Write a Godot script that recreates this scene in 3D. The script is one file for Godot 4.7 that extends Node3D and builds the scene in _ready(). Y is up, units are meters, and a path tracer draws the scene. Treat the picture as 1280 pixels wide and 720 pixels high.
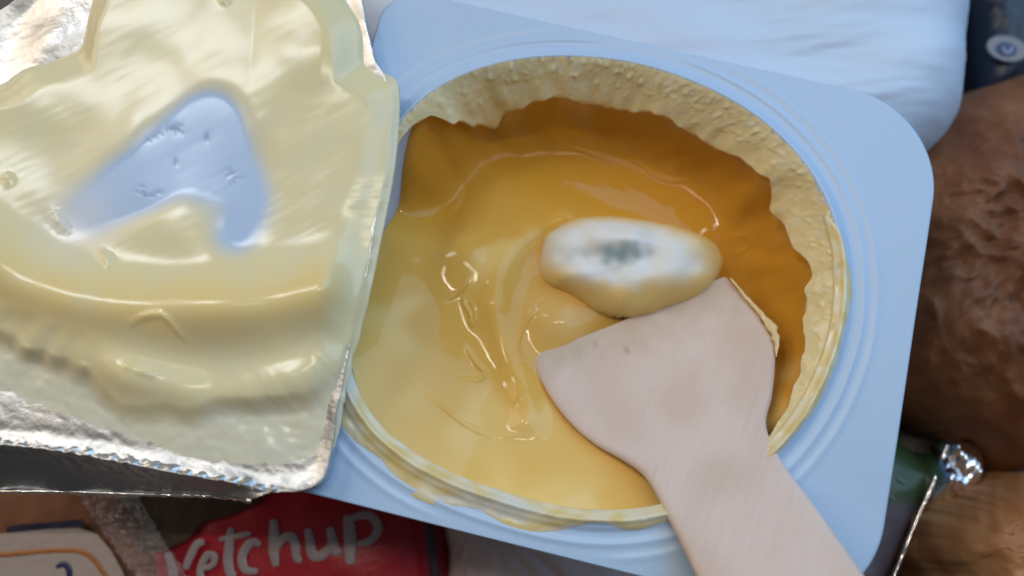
extends Node3D
# Close-up of an opened pudding cup, seen from above. Shapes are written in millimetres, y = 0 at the rim of the cup; RIM lifts them onto the table.

const RIM := 36.0
const OPENING := Vector2(9.8, -1.8)
var rim_radius := [30.3, 29.7, 30.0, 30.75, 31.2, 30.9, 30.1, 29.3, 28.7, 28.5, 28.5, 28.9, 29.6, 30.3, 30.9, 31.1, 30.9, 30.7, 30.4, 30.2, 30.0, 29.8, 29.7, 29.5, 29.2, 29.0, 29.2, 30.1, 31.4, 32.4, 32.4, 31.5]
var base := {}
var skin_edge := [-2.75, 0.4, -2.45, 0.8, -2.34, 1.4, -2.24, 4.0, -2.15, 8.0, -2.05, 10.5, -1.96, 6.9, -1.74, 4.7, -1.52, 6.2, -1.43, 6.5, -1.12, 4.7, -0.87, 6.5, -0.66, 4.8, -0.51, 3.8, -0.38, 7.2, -0.21, 5.3, -0.05, 2.9, 0.12, 3.6, 0.40, 2.2, 0.63, 1.3, 0.80, 0.8, 0.95, 0.4]
var tint := Color.WHITE
var uv := Vector2.ZERO
var noise := FastNoiseLite.new()
var M := {}


func _ready() -> void:
	# camera: held a hand's breadth above the cup, tipped a little
	var cam := Camera3D.new()
	cam.name = "camera"
	add_child(cam)
	var lens := CameraAttributesPhysical.new()   # a phone's lens close up: what lies deep goes soft
	lens.frustum_focal_length = 36.93
	lens.frustum_focus_distance = 0.111
	lens.frustum_near = 0.005
	lens.frustum_far = 20.0
	lens.exposure_aperture = 13.0
	cam.attributes = lens
	cam.fov = 36.0
	cam.near = 0.005
	cam.far = 20.0
	cam.look_at_from_position(Vector3(0, RIM + 107.6, 22.87) * 0.001, Vector3(0, RIM, 0) * 0.001)
	cam.current = true
	# the room's dim neutral light
	var env := Environment.new()
	env.background_mode = Environment.BG_COLOR
	env.background_color = Color(0.085, 0.08, 0.078).linear_to_srgb()
	env.tonemap_mode = Environment.TONE_MAPPER_LINEAR
	env.tonemap_exposure = 0.91
	env.sdfgi_enabled = true
	env.ssao_enabled = true
	env.ssil_enabled = true
	var we := WorldEnvironment.new()
	we.name = "world_environment"
	we.environment = env
	add_child(we)
	# a cool window low at the right, warm room light low at the left, an added pale panel high behind for foil sheen, an added thin warm strip overhead for glints
	area("window_light", Vector3(0.48, 0.52, -0.34), Vector2(0.70, 0.70), Color(0.36, 0.64, 1.0), 0.43)
	area("room_light", Vector3(-0.52, 0.44, -0.30), Vector2(0.40, 0.40), Color(1.0, 0.80, 0.58), 0.15)
	area("added_sheen_light", Vector3(-0.42, 0.85, -0.46), Vector2(0.17, 0.17), Color(0.90, 0.94, 1.0), 0.14)
	area("added_glint_light", Vector3(0.045, 0.62, -0.13), Vector2(0.36, 0.005), Color(1.0, 0.90, 0.74), 0.08, Vector3(0, 0, -1))

	noise.noise_type = FastNoiseLite.TYPE_SIMPLEX_SMOOTH
	noise.frequency = 1.0
	noise.fractal_type = FastNoiseLite.FRACTAL_NONE
	noise.seed = 7
	materials()
	table()
	cup()
	pudding()
	lid()
	lid_pudding()
	spoon()
	lump()
	neighbours()


func area(called: String, at: Vector3, size: Vector2, color: Color, energy: float, up := Vector3.UP) -> void:
	var l := AreaLight3D.new()
	l.name = called
	add_child(l)
	l.area_size = size
	l.light_color = color.linear_to_srgb()
	l.light_energy = energy
	l.area_range = 4.0
	l.shadow_enabled = true
	l.look_at_from_position(at, Vector3(0.008, 0.03, 0), up)


# ---------------------------------------------------------------- materials
func mat(called: String, color: Color, rough: float, metal := 0.0) -> StandardMaterial3D:
	var m := StandardMaterial3D.new()
	m.resource_name = called
	m.albedo_color = color.linear_to_srgb()
	m.roughness = rough
	m.metallic = metal
	m.vertex_color_use_as_albedo = true
	M[called] = m
	return m


func relief(m: StandardMaterial3D, per_metre: float, strength: float, seed_: int, stretch := Vector3.ONE) -> void:
	var n := FastNoiseLite.new()
	n.seed = seed_
	n.noise_type = FastNoiseLite.TYPE_SIMPLEX_SMOOTH
	n.frequency = 0.02
	n.fractal_octaves = 4
	var t := NoiseTexture2D.new()
	t.width = 512
	t.height = 512
	t.seamless = true
	t.as_normal_map = true
	t.bump_strength = strength
	t.noise = n
	m.normal_enabled = true
	m.normal_texture = t
	m.normal_scale = 1.0
	m.uv1_triplanar = true
	m.uv1_scale = Vector3.ONE * per_metre * stretch


func materials() -> void:
	var m := mat("cup_plastic", Color(0.50, 0.655, 0.86), 0.36)
	m.subsurf_scatter_enabled = true
	m.subsurf_scatter_strength = 0.08
	relief(m, 60.0, 0.5, 3)
	m = mat("pudding", Color(1, 1, 1), 0.06)
	m.metallic_specular = 0.33
	m.subsurf_scatter_enabled = true
	m.subsurf_scatter_strength = 0.05
	m = mat("pudding_skin", Color(1, 1, 1), 0.24)
	m.subsurf_scatter_enabled = true
	m.subsurf_scatter_strength = 0.10
	m = mat("wet_cream", Color(1, 1, 1), 0.42)
	m.metallic_specular = 0.4
	m.subsurf_scatter_enabled = true
	m.subsurf_scatter_strength = 0.1
	m = mat("lid_cream", Color(1, 1, 1), 0.2)
	m.subsurf_scatter_enabled = true
	m.subsurf_scatter_strength = 0.06
	m = mat("foil", Color(0.60, 0.62, 0.63), 0.42, 1.0)
	relief(m, 55.0, 1.6, 11)
	m = mat("foil_bright", Color(0.86, 0.87, 0.88), 0.16, 1.0)
	relief(m, 60.0, 2.0, 12)
	m = mat("wood", Color(1, 1, 1), 0.62)
	relief(m, 60.0, 0.9, 21)
	m = mat("bag", Color(0.62, 0.74, 0.90), 0.42)
	m.subsurf_scatter_enabled = true
	m.subsurf_scatter_strength = 0.15
	m = mat("print", Color(1, 1, 1), 0.38)
	relief(m, 40.0, 1.5, 31)
	m = mat("crust", Color(1, 1, 1), 0.68)
	relief(m, 50.0, 1.0, 41)
	m = mat("table", Color(0.035, 0.03, 0.03), 0.45)
	relief(m, 12.0, 2.0, 51)
	m = mat("film", Color(0.9, 0.9, 0.95, 0.15), 0.08)
	m.transparency = BaseMaterial3D.TRANSPARENCY_ALPHA


# ---------------------------------------------------------------- mesh helpers
func n3(p: Vector2, f: float, s := 0.0) -> float:
	return noise.get_noise_3d(p.x * f, p.y * f, s)


func thing(called: String, label: String, category: String, at: Vector3, group := "") -> Node3D:
	var o := Node3D.new()
	o.name = called
	add_child(o, true)
	o.position = Vector3(at.x, at.y + RIM, at.z) * 0.001
	base[o] = at
	o.set_meta("label", label)
	o.set_meta("category", category)
	if group:
		o.set_meta("group", group)
	return o


func part(called: String, mesh: Mesh, m: Material, parent: Node) -> MeshInstance3D:
	var o := MeshInstance3D.new()
	o.name = called
	o.mesh = mesh
	o.material_override = null
	for i in mesh.get_surface_count():
		o.set_surface_override_material(i, m)
	o.cast_shadow = GeometryInstance3D.SHADOW_CASTING_SETTING_ON
	parent.add_child(o, true)
	base[o] = base.get(parent, Vector3(0, -RIM, 0))
	return o


# a sheet of nu x nv points; fn(u, v) gives millimetres and may set tint and uv. Front faces run clockwise.
func grid(called: String, nu: int, nv: int, fn: Callable, m: Material, parent: Node, turned := false) -> MeshInstance3D:
	var off: Vector3 = base.get(parent, Vector3(0, -RIM, 0))
	var pos := PackedVector3Array()
	var col := PackedColorArray()
	var tex := PackedVector2Array()
	var nor := PackedVector3Array()
	var idx := PackedInt32Array()
	for j in nv + 1:
		for i in nu + 1:
			tint = Color.WHITE
			uv = Vector2(float(i) / nu, float(j) / nv)
			var p: Vector3 = fn.call(float(i) / nu, float(j) / nv)
			pos.append((p - off) * 0.001)
			col.append(tint)
			tex.append(uv)
	nor.resize(pos.size())
	var w := nu + 1
	for j in nv:
		for i in nu:
			var a := j * w + i
			var b := a + 1
			var c := a + w
			var d := c + 1
			if turned:
				idx.append_array(PackedInt32Array([a, c, b, b, c, d]))
			else:
				idx.append_array(PackedInt32Array([a, b, c, b, d, c]))
	for k in range(0, idx.size(), 3):
		var a := idx[k]
		var b := idx[k + 1]
		var c := idx[k + 2]
		var n := (pos[c] - pos[a]).cross(pos[b] - pos[a]) * 1e6
		nor[a] += n
		nor[b] += n
		nor[c] += n
	for j in nv + 1:   # a sheet that closes on itself is smooth across the join
		var a := j * w
		var b := a + nu
		if pos[a].distance_to(pos[b]) < 1e-7:
			var n := nor[a] + nor[b]
			nor[a] = n
			nor[b] = n
	for j in [0, nv]:   # a row drawn together to one point
		if pos[j * w].distance_to(pos[j * w + nu / 2]) < 1e-7:
			var n := Vector3.ZERO
			for i in w:
				n += nor[j * w + i]
			for i in w:
				nor[j * w + i] = n
	for k in nor.size():
		nor[k] = nor[k].normalized() if nor[k].length_squared() > 0.0 else Vector3.UP
	var arrays := []
	arrays.resize(Mesh.ARRAY_MAX)
	arrays[Mesh.ARRAY_VERTEX] = pos
	arrays[Mesh.ARRAY_NORMAL] = nor
	arrays[Mesh.ARRAY_COLOR] = col
	arrays[Mesh.ARRAY_TEX_UV] = tex
	arrays[Mesh.ARRAY_INDEX] = idx
	var mesh := ArrayMesh.new()
	mesh.add_surface_from_arrays(Mesh.PRIMITIVE_TRIANGLES, arrays)
	return part(called, mesh, m, parent)


func smooth_closed(pts: Array, each := 8) -> PackedVector2Array:
	var out := PackedVector2Array()
	var n := pts.size()
	for i in n:
		for k in each:
			out.append(pts[i].cubic_interpolate(pts[(i + 1) % n], pts[(i + n - 1) % n], pts[(i + 2) % n], float(k) / each))
	return out


func smooth_open(pts: Array, each := 6) -> PackedVector2Array:
	var out := PackedVector2Array()
	var n := pts.size()
	for i in n - 1:
		for k in each:
			out.append(pts[i].cubic_interpolate(pts[i + 1], pts[maxi(i - 1, 0)], pts[mini(i + 2, n - 1)], float(k) / each))
	out.append(pts[n - 1])
	return out


# radius of a closed outline round c, for 720 directions
func star(pts: Array, c: Vector2) -> PackedFloat32Array:
	var d := smooth_closed(pts, 10)
	var r := PackedFloat32Array()
	r.resize(720)
	for i in d.size():
		var a := d[i] - c
		var b := d[(i + 1) % d.size()] - c
		var a0 := a.angle() / TAU * 720.0
		var a1 := b.angle() / TAU * 720.0
		if a1 - a0 > 360.0: a1 -= 720.0
		if a1 - a0 < -360.0: a1 += 720.0
		var lo := mini(floori(a0), floori(a1))
		var hi := maxi(ceili(a0), ceili(a1))
		for k in range(lo, hi + 1):
			var f := clampf((k - a0) / (a1 - a0), 0.0, 1.0) if absf(a1 - a0) > 1e-6 else 0.5
			var q := posmod(k, 720)
			r[q] = maxf(r[q], a.lerp(b, f).length())
	return r


func around(r: PackedFloat32Array, turn: float) -> float:   # turn 0..1
	var a := fposmod(turn, 1.0) * 720.0
	var i := int(a) % 720
	return lerpf(r[i], r[(i + 1) % 720], a - floorf(a))


# a body over a plan outline: top(p, t) gives the height, t = 0 at the middle and 1 at the edge
func puck(called: String, outline: Array, c: Vector2, nt: int, nr: int, top: Callable, bottom: float, m: Material, parent: Node, ragged := 0.0) -> MeshInstance3D:
	var r := star(outline, c)
	var f := func(u: float, v: float) -> Vector3:
		var dir := Vector2.from_angle(u * TAU)
		var R := around(r, u)
		if ragged > 0.0:
			R += ragged * (n3(dir * 4.0, 1.0, 3.0) + 0.5 * n3(dir * 11.0, 1.0, 9.0)) * pow(minf(v / 0.86, 1.0), 4.0)
		var t := minf(v / 0.86, 1.0)
		t = 1.0 - pow(1.0 - t, 1.7)
		if v > 0.861:
			t = (1.0 - v) / 0.139 if v > 0.94 else 1.0
			var q := c + dir * R * minf(t, 1.0)
			top.call(q, 1.0)
			return Vector3(q.x, bottom, q.y)
		var p := c + dir * R * t
		return Vector3(p.x, maxf(top.call(p, t), bottom + 0.02), p.y)
	return grid(called, nt, nr, f, m, parent)


# a flat printed or cut piece: outline lifted to height(p), with an edge down of thick
func plate(called: String, outline: Array, height: Callable, thick: float, color: Color, m: Material, parent: Node) -> MeshInstance3D:
	var poly := PackedVector2Array(outline)
	var tri := Geometry2D.triangulate_polygon(poly)
	var off: Vector3 = base[parent]
	var st := SurfaceTool.new()
	st.begin(Mesh.PRIMITIVE_TRIANGLES)
	var area2 := 0.0
	for i in poly.size():
		area2 += poly[i].cross(poly[(i + 1) % poly.size()])
	var put := func(p: Vector2, down: float, n: Vector3):
		st.set_color(color)
		st.set_uv(p * 0.05)
		st.set_normal(n)
		st.add_vertex((Vector3(p.x, height.call(p) - down, p.y) - off) * 0.001)
	for k in range(0, tri.size(), 3):
		var a := poly[tri[k]]
		var b := poly[tri[k + 1]]
		var c := poly[tri[k + 2]]
		if (b - a).cross(c - a) < 0.0:
			var s := b
			b = c
			c = s
		for p in [a, b, c]: put.call(p, 0.0, Vector3.UP)
	for i in poly.size():
		var a := poly[i]
		var b := poly[(i + 1) % poly.size()]
		if area2 < 0.0:
			var s := a
			a = b
			b = s
		var e := (b - a).normalized()
		var n := Vector3(e.y, 0, -e.x)
		for q in [[a, 0.0], [a, thick], [b, 0.0], [b, 0.0], [a, thick], [b, thick]]: put.call(q[0], q[1], n)
	return part(called, st.commit(), m, parent)


# a brush stroke or thin strip along a line, wide(s) across
func ribbon(called: String, pts: Array, wide: float, ends: float, height: Callable, color: Color, m: Material, parent: Node) -> MeshInstance3D:
	var line := smooth_open(pts, 5)
	var n := line.size() - 1
	var f := func(u: float, v: float) -> Vector3:
		var x := v * n
		var i := mini(int(x), n - 1)
		var p := line[i].lerp(line[i + 1], x - i)
		var d := (line[mini(i + 2, n)] - line[maxi(i - 1, 0)]).normalized()
		var w := wide * lerpf(ends, 1.0, pow(sin(PI * clampf(v, 0.02, 0.98)), 0.45))
		var q := p + Vector2(-d.y, d.x) * w * (u - 0.5)
		tint = color
		var edge := 1.0 - pow(absf(u - 0.5) * 2.0, 3.0)
		return Vector3(q.x, height.call(q) + 0.05 + 0.12 * edge, q.y)
	return grid(called, 6, n * 2, f, m, parent, true)


# a thin round wire along points in space
func wire(called: String, pts: Array, r: float, color: Color, m: Material, parent: Node) -> MeshInstance3D:
	var n := pts.size() - 1
	var f := func(u: float, v: float) -> Vector3:
		var x := v * n
		var i := mini(int(x), n - 1)
		var p: Vector3 = pts[i].cubic_interpolate(pts[i + 1], pts[maxi(i - 1, 0)], pts[mini(i + 2, n)], x - i)
		var d: Vector3 = (pts[mini(i + 1, n)] - pts[maxi(i - (1 if x - i < 0.5 else 0), 0)]).normalized()
		var a := d.cross(Vector3.UP).normalized()
		var b := a.cross(d)
		tint = color
		var k := r * (0.85 + 0.35 * noise.get_noise_2d(v * 31.0, r * 9.0))
		return p + (a * cos(u * TAU) + b * sin(u * TAU)) * k
	return grid(called, 8, n * 6, f, m, parent)


func seg_dist(p: Vector2, line: PackedVector2Array) -> Vector2:   # distance, and how far along (0..1)
	var best := 1e9
	var where := 0.0
	for i in line.size() - 1:
		var a := line[i]
		var ab := line[i + 1] - a
		var k := clampf((p - a).dot(ab) / maxf(ab.length_squared(), 1e-9), 0.0, 1.0)
		var d := (p - a - ab * k).length_squared()
		if d < best:
			best = d
			where = (i + k) / (line.size() - 1)
	return Vector2(sqrt(best), where)


# raised creases: [points, height, half width]
func creases(list: Array) -> Array:
	var out := []
	for c in list:
		var line := smooth_open(c[0], 4)
		var lo := line[0]
		var hi := line[0]
		for p in line:
			lo = lo.min(p)
			hi = hi.max(p)
		var k: float = c[2] * 3.0
		out.append([line, c[1], c[2], Rect2(lo - Vector2(k, k), hi - lo + Vector2(k, k) * 2.0)])
	return out


func raised(list: Array, p: Vector2) -> float:
	var h := 0.0
	for c in list:
		if c[3].has_point(p):
			var at := seg_dist(p, c[0])
			var d: float = at.x / c[2]
			if d < 3.0:
				var k: float = 1.0
				if c[2] < 1.5:   # small ones run out at their ends and are uneven along the way
					k = sqrt(sin(PI * clampf(at.y, 0.01, 0.99))) * (0.9 + 0.35 * n3(p, 0.5, c[1] * 40.0) + 0.12 * n3(p, 1.4, 3.0))
				h += c[1] * k * exp(-d * d)
	return h


func blob(p: Vector2, c: Vector2, s: float) -> float:
	return exp(-p.distance_squared_to(c) / (s * s))


# ---------------------------------------------------------------- the scene
func table() -> void:
	var f := func(u: float, v: float) -> Vector3:
		return Vector3(lerpf(-600, 600, u), -RIM, lerpf(-600, 600, v))
	var o := grid("table_top", 4, 4, f, M.table, self)
	o.set_meta("kind", "structure")
	o.set_meta("label", "dark table surface under the cup and the packets")


func rim_at(a: float) -> float:
	var x := fposmod(a + PI, TAU) / TAU * 32.0
	var i := int(x) % 32
	return cubic_interpolate(rim_radius[i], rim_radius[(i + 1) % 32], rim_radius[(i + 31) % 32], rim_radius[(i + 2) % 32], x - floorf(x))


# the outer edge of the flange along direction a from the opening's centre
func flange_at(a: float) -> float:
	var dir := Vector2.from_angle(a - deg_to_rad(13.6))
	var lo := 20.0
	var hi := 70.0
	for k in 22:
		var mid := (lo + hi) / 2.0
		var p := dir * mid - Vector2(2.7, 0.75)
		var c := 12.5 if p.x > 0.0 else 5.0
		var q := Vector2(absf(p.x) - 37.6 + c, absf(p.y) - 33.1 + c)
		var sd := Vector2(maxf(q.x, 0), maxf(q.y, 0)).length() + minf(maxf(q.x, q.y), 0.0) - c
		if sd > 0.0: hi = mid
		else: lo = mid
	return lo


func wall_at(a: float, y: float) -> float:   # inner face of the cup wall
	return rim_at(a) + y * 0.11


func cup() -> void:
	var o := thing("pudding_cup", "white plastic pudding cup with square rounded flange and round opening, spoon resting in it", "pudding cup", Vector3(OPENING.x, -RIM, OPENING.y))
	var wall := func(u: float, v: float) -> Vector3:
		var a := u * TAU
		var s := v * 4.0
		var y := 0.0
		var r := 0.0
		if s < 1.5:      # inner face
			y = lerpf(0.15, -RIM + 1.2, s / 1.5)
			r = wall_at(a, y)
		elif s < 2.0:    # inner floor
			y = -RIM + 1.2
			r = wall_at(a, y) * (2.0 - s) / 0.5
		elif s < 2.5:    # underside
			y = -RIM
			r = (wall_at(a, y) + 0.7) * (s - 2.0) / 0.5
		else:            # outer face
			y = lerpf(-RIM, -0.9, (s - 2.5) / 1.5)
			r = wall_at(a, y) + 0.7
		var p := OPENING + Vector2.from_angle(a) * r
		return Vector3(p.x, y, p.y)
	grid("cup_body", 128, 48, wall, M.cup_plastic, o, true)
	var flange := func(u: float, v: float) -> Vector3:
		var a := u * TAU
		var r0 := rim_at(a)
		var r1 := flange_at(a)
		var w := r1 - r0
		var t := minf(v / 0.8, 1.0)
		var d := t * w
		var y := 0.0
		var lip := 0.55 * exp(-pow((d - 0.5) / 0.45, 2.0))
		y += lip
		y -= 0.35 * smoothstep(1.2, 2.0, d)
		if w > 3.2:
			y += 0.17 * exp(-pow((d - 3.2) / 0.42, 2.0)) * smoothstep(3.2, 5.0, w)
			y += 0.12 * exp(-pow((d - 4.9) / 0.45, 2.0)) * smoothstep(5.2, 7.0, w)
		if t > 0.985:
			y -= 0.12
		var p := OPENING + Vector2.from_angle(a) * (r0 + d)
		y += 0.12 * n3(p, 0.05, 2.0)
		if v > 0.8:
			if v < 0.85: y -= 0.5
			else:
				y -= 0.95
				p = OPENING + Vector2.from_angle(a) * (r0 + w * (1.0 - v) / 0.15 * 0.98 + 0.05)
		return Vector3(p.x, y, p.y)
	grid("flange", 360, 80, flange, M.cup_plastic, o)


# how far down the skin still clings to the wall, by direction
func residue_depth(a: float, torn := 1.0) -> float:
	a = wrapf(a, -PI, PI)
	if a < skin_edge[0] or a > skin_edge[-2]:
		return 0.0
	for i in range(0, skin_edge.size() - 2, 2):
		if a <= skin_edge[i + 2]:
			var d: float = lerpf(skin_edge[i + 1], skin_edge[i + 3], smoothstep(skin_edge[i], skin_edge[i + 2], a))
			return d * (1.0 + torn * (0.07 * noise.get_noise_2d(a * 6.0, 5.0) + 0.03 * noise.get_noise_2d(a * 17.0, 8.0)))
	return 0.0


func pudding() -> void:
	var o := thing("vanilla_pudding", "golden yellow pudding half scooped out inside the white cup", "pudding", Vector3(OPENING.x, -RIM + 1.2, OPENING.y))
	var spots := [
		Vector3(-20.0, -1, 11.8), Vector3(-15.9, -1, 17.4), Vector3(-10.0, -1, 21.6), Vector3(-2.1, -1.2, 24.9), Vector3(6.5, -1.4, 26.7), Vector3(14.5, -2.4, 26.5), Vector3(25.7, -4.5, 23.3),
		Vector3(-16.9, -7.5, 2.7), Vector3(-18.5, -9, -8.6), Vector3(-12.4, -7.6, 12.1), Vector3(-9.5, -7.6, 14.4), Vector3(-6.4, -7.6, 16.8), Vector3(-2.6, -7.7, 18.2), Vector3(0.5, -7.8, 18.1), Vector3(-1.0, -5.5, 22.3), Vector3(-11.1, -5.5, 16.4), Vector3(-7.1, -9.4, 6.7), Vector3(-4.2, -9.4, 9.4), Vector3(-8.7, -9.3, 9.7), Vector3(-9.2, -9.6, -0.9), Vector3(-6.5, -9.8, 0.7), Vector3(-2.1, -10, 11.9), Vector3(8.2, -8, 21.3), Vector3(15.0, -5.5, 23.3),
		Vector3(-16.1, -14, -19.5), Vector3(-11.7, -15, -24.7), Vector3(-11.1, -16, -17.7), Vector3(-4.5, -12, -16.4), Vector3(-4.4, -9.5, -6.5),
		Vector3(0.0, -15.5, -23.7), Vector3(7.0, -14.6, -25.8), Vector3(11.7, -14.6, -24.8), Vector3(15.7, -14.6, -23.4), Vector3(19.8, -14.6, -22.7), Vector3(23.8, -14.6, -20.4), Vector3(27.8, -14.6, -20.2), Vector3(23.0, -14.5, -16.0), Vector3(34.4, -14.5, -13.6),
		Vector3(3.8, -11.6, -0.8), Vector3(1.6, -11.6, 2.6), Vector3(0.7, -11.6, 5.8), Vector3(4.5, -12.5, -10.7), Vector3(6.5, -11.5, 4.2), Vector3(17.8, -12, -6.0), Vector3(13.2, -14, 10.5), Vector3(24.1, -14, 10.5),
		Vector3(36.6, -16, -5.7), Vector3(38.8, -16, 4.7), Vector3(35.3, -15, 12.6)]
	var lines := creases([
		[[Vector2(6.4, -25.9), Vector2(8.7, -25.2), Vector2(11.0, -24.5), Vector2(13.4, -23.5), Vector2(15.5, -23.1)], 0.20, 0.26],
		[[Vector2(17.6, -23.1), Vector2(19.3, -22.5), Vector2(21.2, -20.8), Vector2(23.5, -19.9), Vector2(25.4, -20.0), Vector2(27.5, -19.7)], 0.22, 0.28],
		[[Vector2(29.3, -13.4), Vector2(29.2, -12.0), Vector2(29.9, -10.8), Vector2(30.5, -9.9), Vector2(29.9, -9.2)], 0.20, 0.26],
		[[Vector2(31.8, -10.8), Vector2(34.1, -11.2), Vector2(35.1, -10.1), Vector2(34.3, -9.0), Vector2(32.6, -8.7)], 0.22, 0.26],
		[[Vector2(-10.0, -0.2), Vector2(-8.2, -1.1), Vector2(-6.9, -2.4), Vector2(-6.0, -3.4)], 0.26, 0.26],
		[[Vector2(-6.0, -2.8), Vector2(-6.7, -1.3), Vector2(-7.1, 0.0), Vector2(-6.2, 1.7), Vector2(-5.9, 3.2), Vector2(-5.5, 2.6), Vector2(-5.7, 0.7), Vector2(-6.6, -0.4)], 0.24, 0.26],
		[[Vector2(-7.0, 6.0), Vector2(-6.0, 7.4), Vector2(-5.1, 8.8), Vector2(-4.1, 9.7), Vector2(-4.3, 10.6), Vector2(-5.8, 10.9), Vector2(-7.7, 10.7)], 0.28, 0.28],
		[[Vector2(-12.3, 12.2), Vector2(-10.7, 13.3), Vector2(-9.2, 14.7), Vector2(-7.8, 15.8), Vector2(-6.3, 16.9), Vector2(-4.0, 18.0), Vector2(-1.8, 18.4), Vector2(0.5, 18.1)], 0.28, 0.28],
		[[Vector2(2.0, 12.7), Vector2(1.0, 13.1), Vector2(0.5, 14.0), Vector2(-0.3, 14.7)], 0.24, 0.26],
		[[Vector2(4.3, -1.0), Vector2(3.1, 0.0), Vector2(2.2, 1.7), Vector2(1.1, 3.6), Vector2(0.5, 5.4), Vector2(0.6, 7.2), Vector2(1.9, 7.7)], 0.28, 0.28],
		[[Vector2(6.2, 16.6), Vector2(7.0, 17.0), Vector2(7.6, 16.9)], 0.2, 0.26],
		[[Vector2(38.0, 2.3), Vector2(37.2, 3.4), Vector2(36.7, 4.9)], 0.22, 0.26],
		[[Vector2(7.2, -13.5), Vector2(3.3, -11.2), Vector2(0.0, -8.0), Vector2(-2.0, -3.5), Vector2(-2.4, 1.6), Vector2(-1.1, 6.5), Vector2(1.1, 11.9), Vector2(1.6, 16.1)], 1.1, 2.0],
		[[Vector2(-7.7, -8.9), Vector2(-5.4, -4.4), Vector2(-4.3, 0.1)], 0.6, 3.0],
	])
	var smear := Vector2(6.5, 2.7)
	var f := func(u: float, v: float) -> Vector3:
		var a := u * TAU
		var dir := Vector2.from_angle(a)
		var t := v
		var p := OPENING + dir * rim_at(a) * t
		var ws := 0.0
		var hs := 0.0
		for s in spots:
			var d2 := p.distance_squared_to(Vector2(s.x, s.z))
			var w := exp(-d2 / 40.0) + 1e-5
			ws += w
			hs += w * s.y
		var h := hs / ws
		h += raised(lines, p)
		h += 0.22 * n3(p, 0.08, 1.0) + 0.015 * n3(p, 0.33, 4.0)
		h += 1.1 * blob(p, smear, 3.6)
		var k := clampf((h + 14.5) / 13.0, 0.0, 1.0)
		var clinging := residue_depth(a, 0.0)
		if clinging > 0.0:   # towards the wall the mass climbs to where the skin still clings
			h = lerpf(h, maxf(h, -1.0 - clinging), pow(smoothstep(0.76, 1.0, t + 0.015 * n3(p, 0.2, 40.0)), 1.8) * smoothstep(-2.75, -2.35, wrapf(a, -PI, PI)) * smoothstep(0.95, 0.6, wrapf(a, -PI, PI)))
		tint = Color(0.70, 0.345, 0.04).lerp(Color(0.92, 0.60, 0.18), k)  # amber by depth: partly its own, partly the cavity's shade put into the colour
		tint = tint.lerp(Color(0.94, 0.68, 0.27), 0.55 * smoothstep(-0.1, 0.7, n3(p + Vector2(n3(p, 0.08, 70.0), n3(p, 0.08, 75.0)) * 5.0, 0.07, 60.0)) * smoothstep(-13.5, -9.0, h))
		tint = tint.lerp(Color(0.78, 0.52, 0.20), 0.7 * blob(p, smear, 4.2))
		p = OPENING + dir * (rim_at(a) + h * 0.11 - 0.05) * t
		return Vector3(p.x, h, p.y)
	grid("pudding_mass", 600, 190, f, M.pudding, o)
	# what is left of the skin on the wall: thick, frothy, ragged below
	var skin := func(u: float, v: float) -> Vector3:
		var a := lerpf(-2.75, 0.95, u)
		var deep := maxf(residue_depth(a), 0.3)
		var q := Vector2(a * 30.0, v * deep)
		var s := v / 0.8
		var y := 0.0
		var thick := 0.0
		if v < 0.8:
			y = 0.45 - s * (deep + 0.2)
			var most := minf(3.3, 0.3 + 0.8 * deep)
			thick = (-0.25 + (most + 0.25) * pow(s, 0.8)) * (1.0 + 0.14 * noise.get_noise_2d(q.x * 0.25, q.y * 0.25)) + (0.05 * noise.get_noise_2d(q.x * 0.4, q.y * 0.4) + 0.025 * noise.get_noise_2d(q.x * 1.6, q.y * 1.6) * smoothstep(0.8, 0.2, s)) * smoothstep(0.0, 0.2, s)
			thick *= lerpf(1.0, 0.9, smoothstep(0.9, 1.0, s))
			thick += 0.5 * pow(maxf(noise.get_noise_3d(q.x * 1.1, q.y * 1.1, 30.0), 0.0), 2.0) * smoothstep(0.9, 0.2, s)
		else:
			var k := (v - 0.8) / 0.2
			y = 0.25 - deep - 0.25 * sin(k * PI) - 1.2 * k
			thick = lerpf(minf(3.3, 0.3 + 0.8 * deep) * 0.9, -0.15, k)
		thick += 0.09 * smoothstep(0.35, 0.7, noise.get_noise_3d(q.x * 1.5, q.y * 1.5, 60.0)) * smoothstep(-2.35, -2.0, a) * smoothstep(0.3, -0.8, a) * smoothstep(0.8, 0.3, v)
		thick *= smoothstep(0.0, 0.06, u) * smoothstep(1.0, 0.95, u)
		var froth := clampf(noise.get_noise_3d(q.x * 0.9, q.y * 0.9, 12.0) * 1.4, 0.0, 1.0)
		tint = Color(0.92, 0.75, 0.40).lerp(Color(0.93, 0.84, 0.60), froth * 0.7 + 0.25 * smoothstep(0.5, 0.0, s))
		tint = tint.lerp(Color(0.55, 0.33, 0.10), 0.12 * clampf(noise.get_noise_3d(q.x * 1.3, q.y * 1.3, 44.0) - 0.45, 0.0, 1.0) * 3.0)
		var r := wall_at(a, y) - thick
		var p := OPENING + Vector2.from_angle(a) * r
		return Vector3(p.x, y, p.y)
	grid("wall_residue", 420, 48, skin, M.pudding_skin, o, true)
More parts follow.
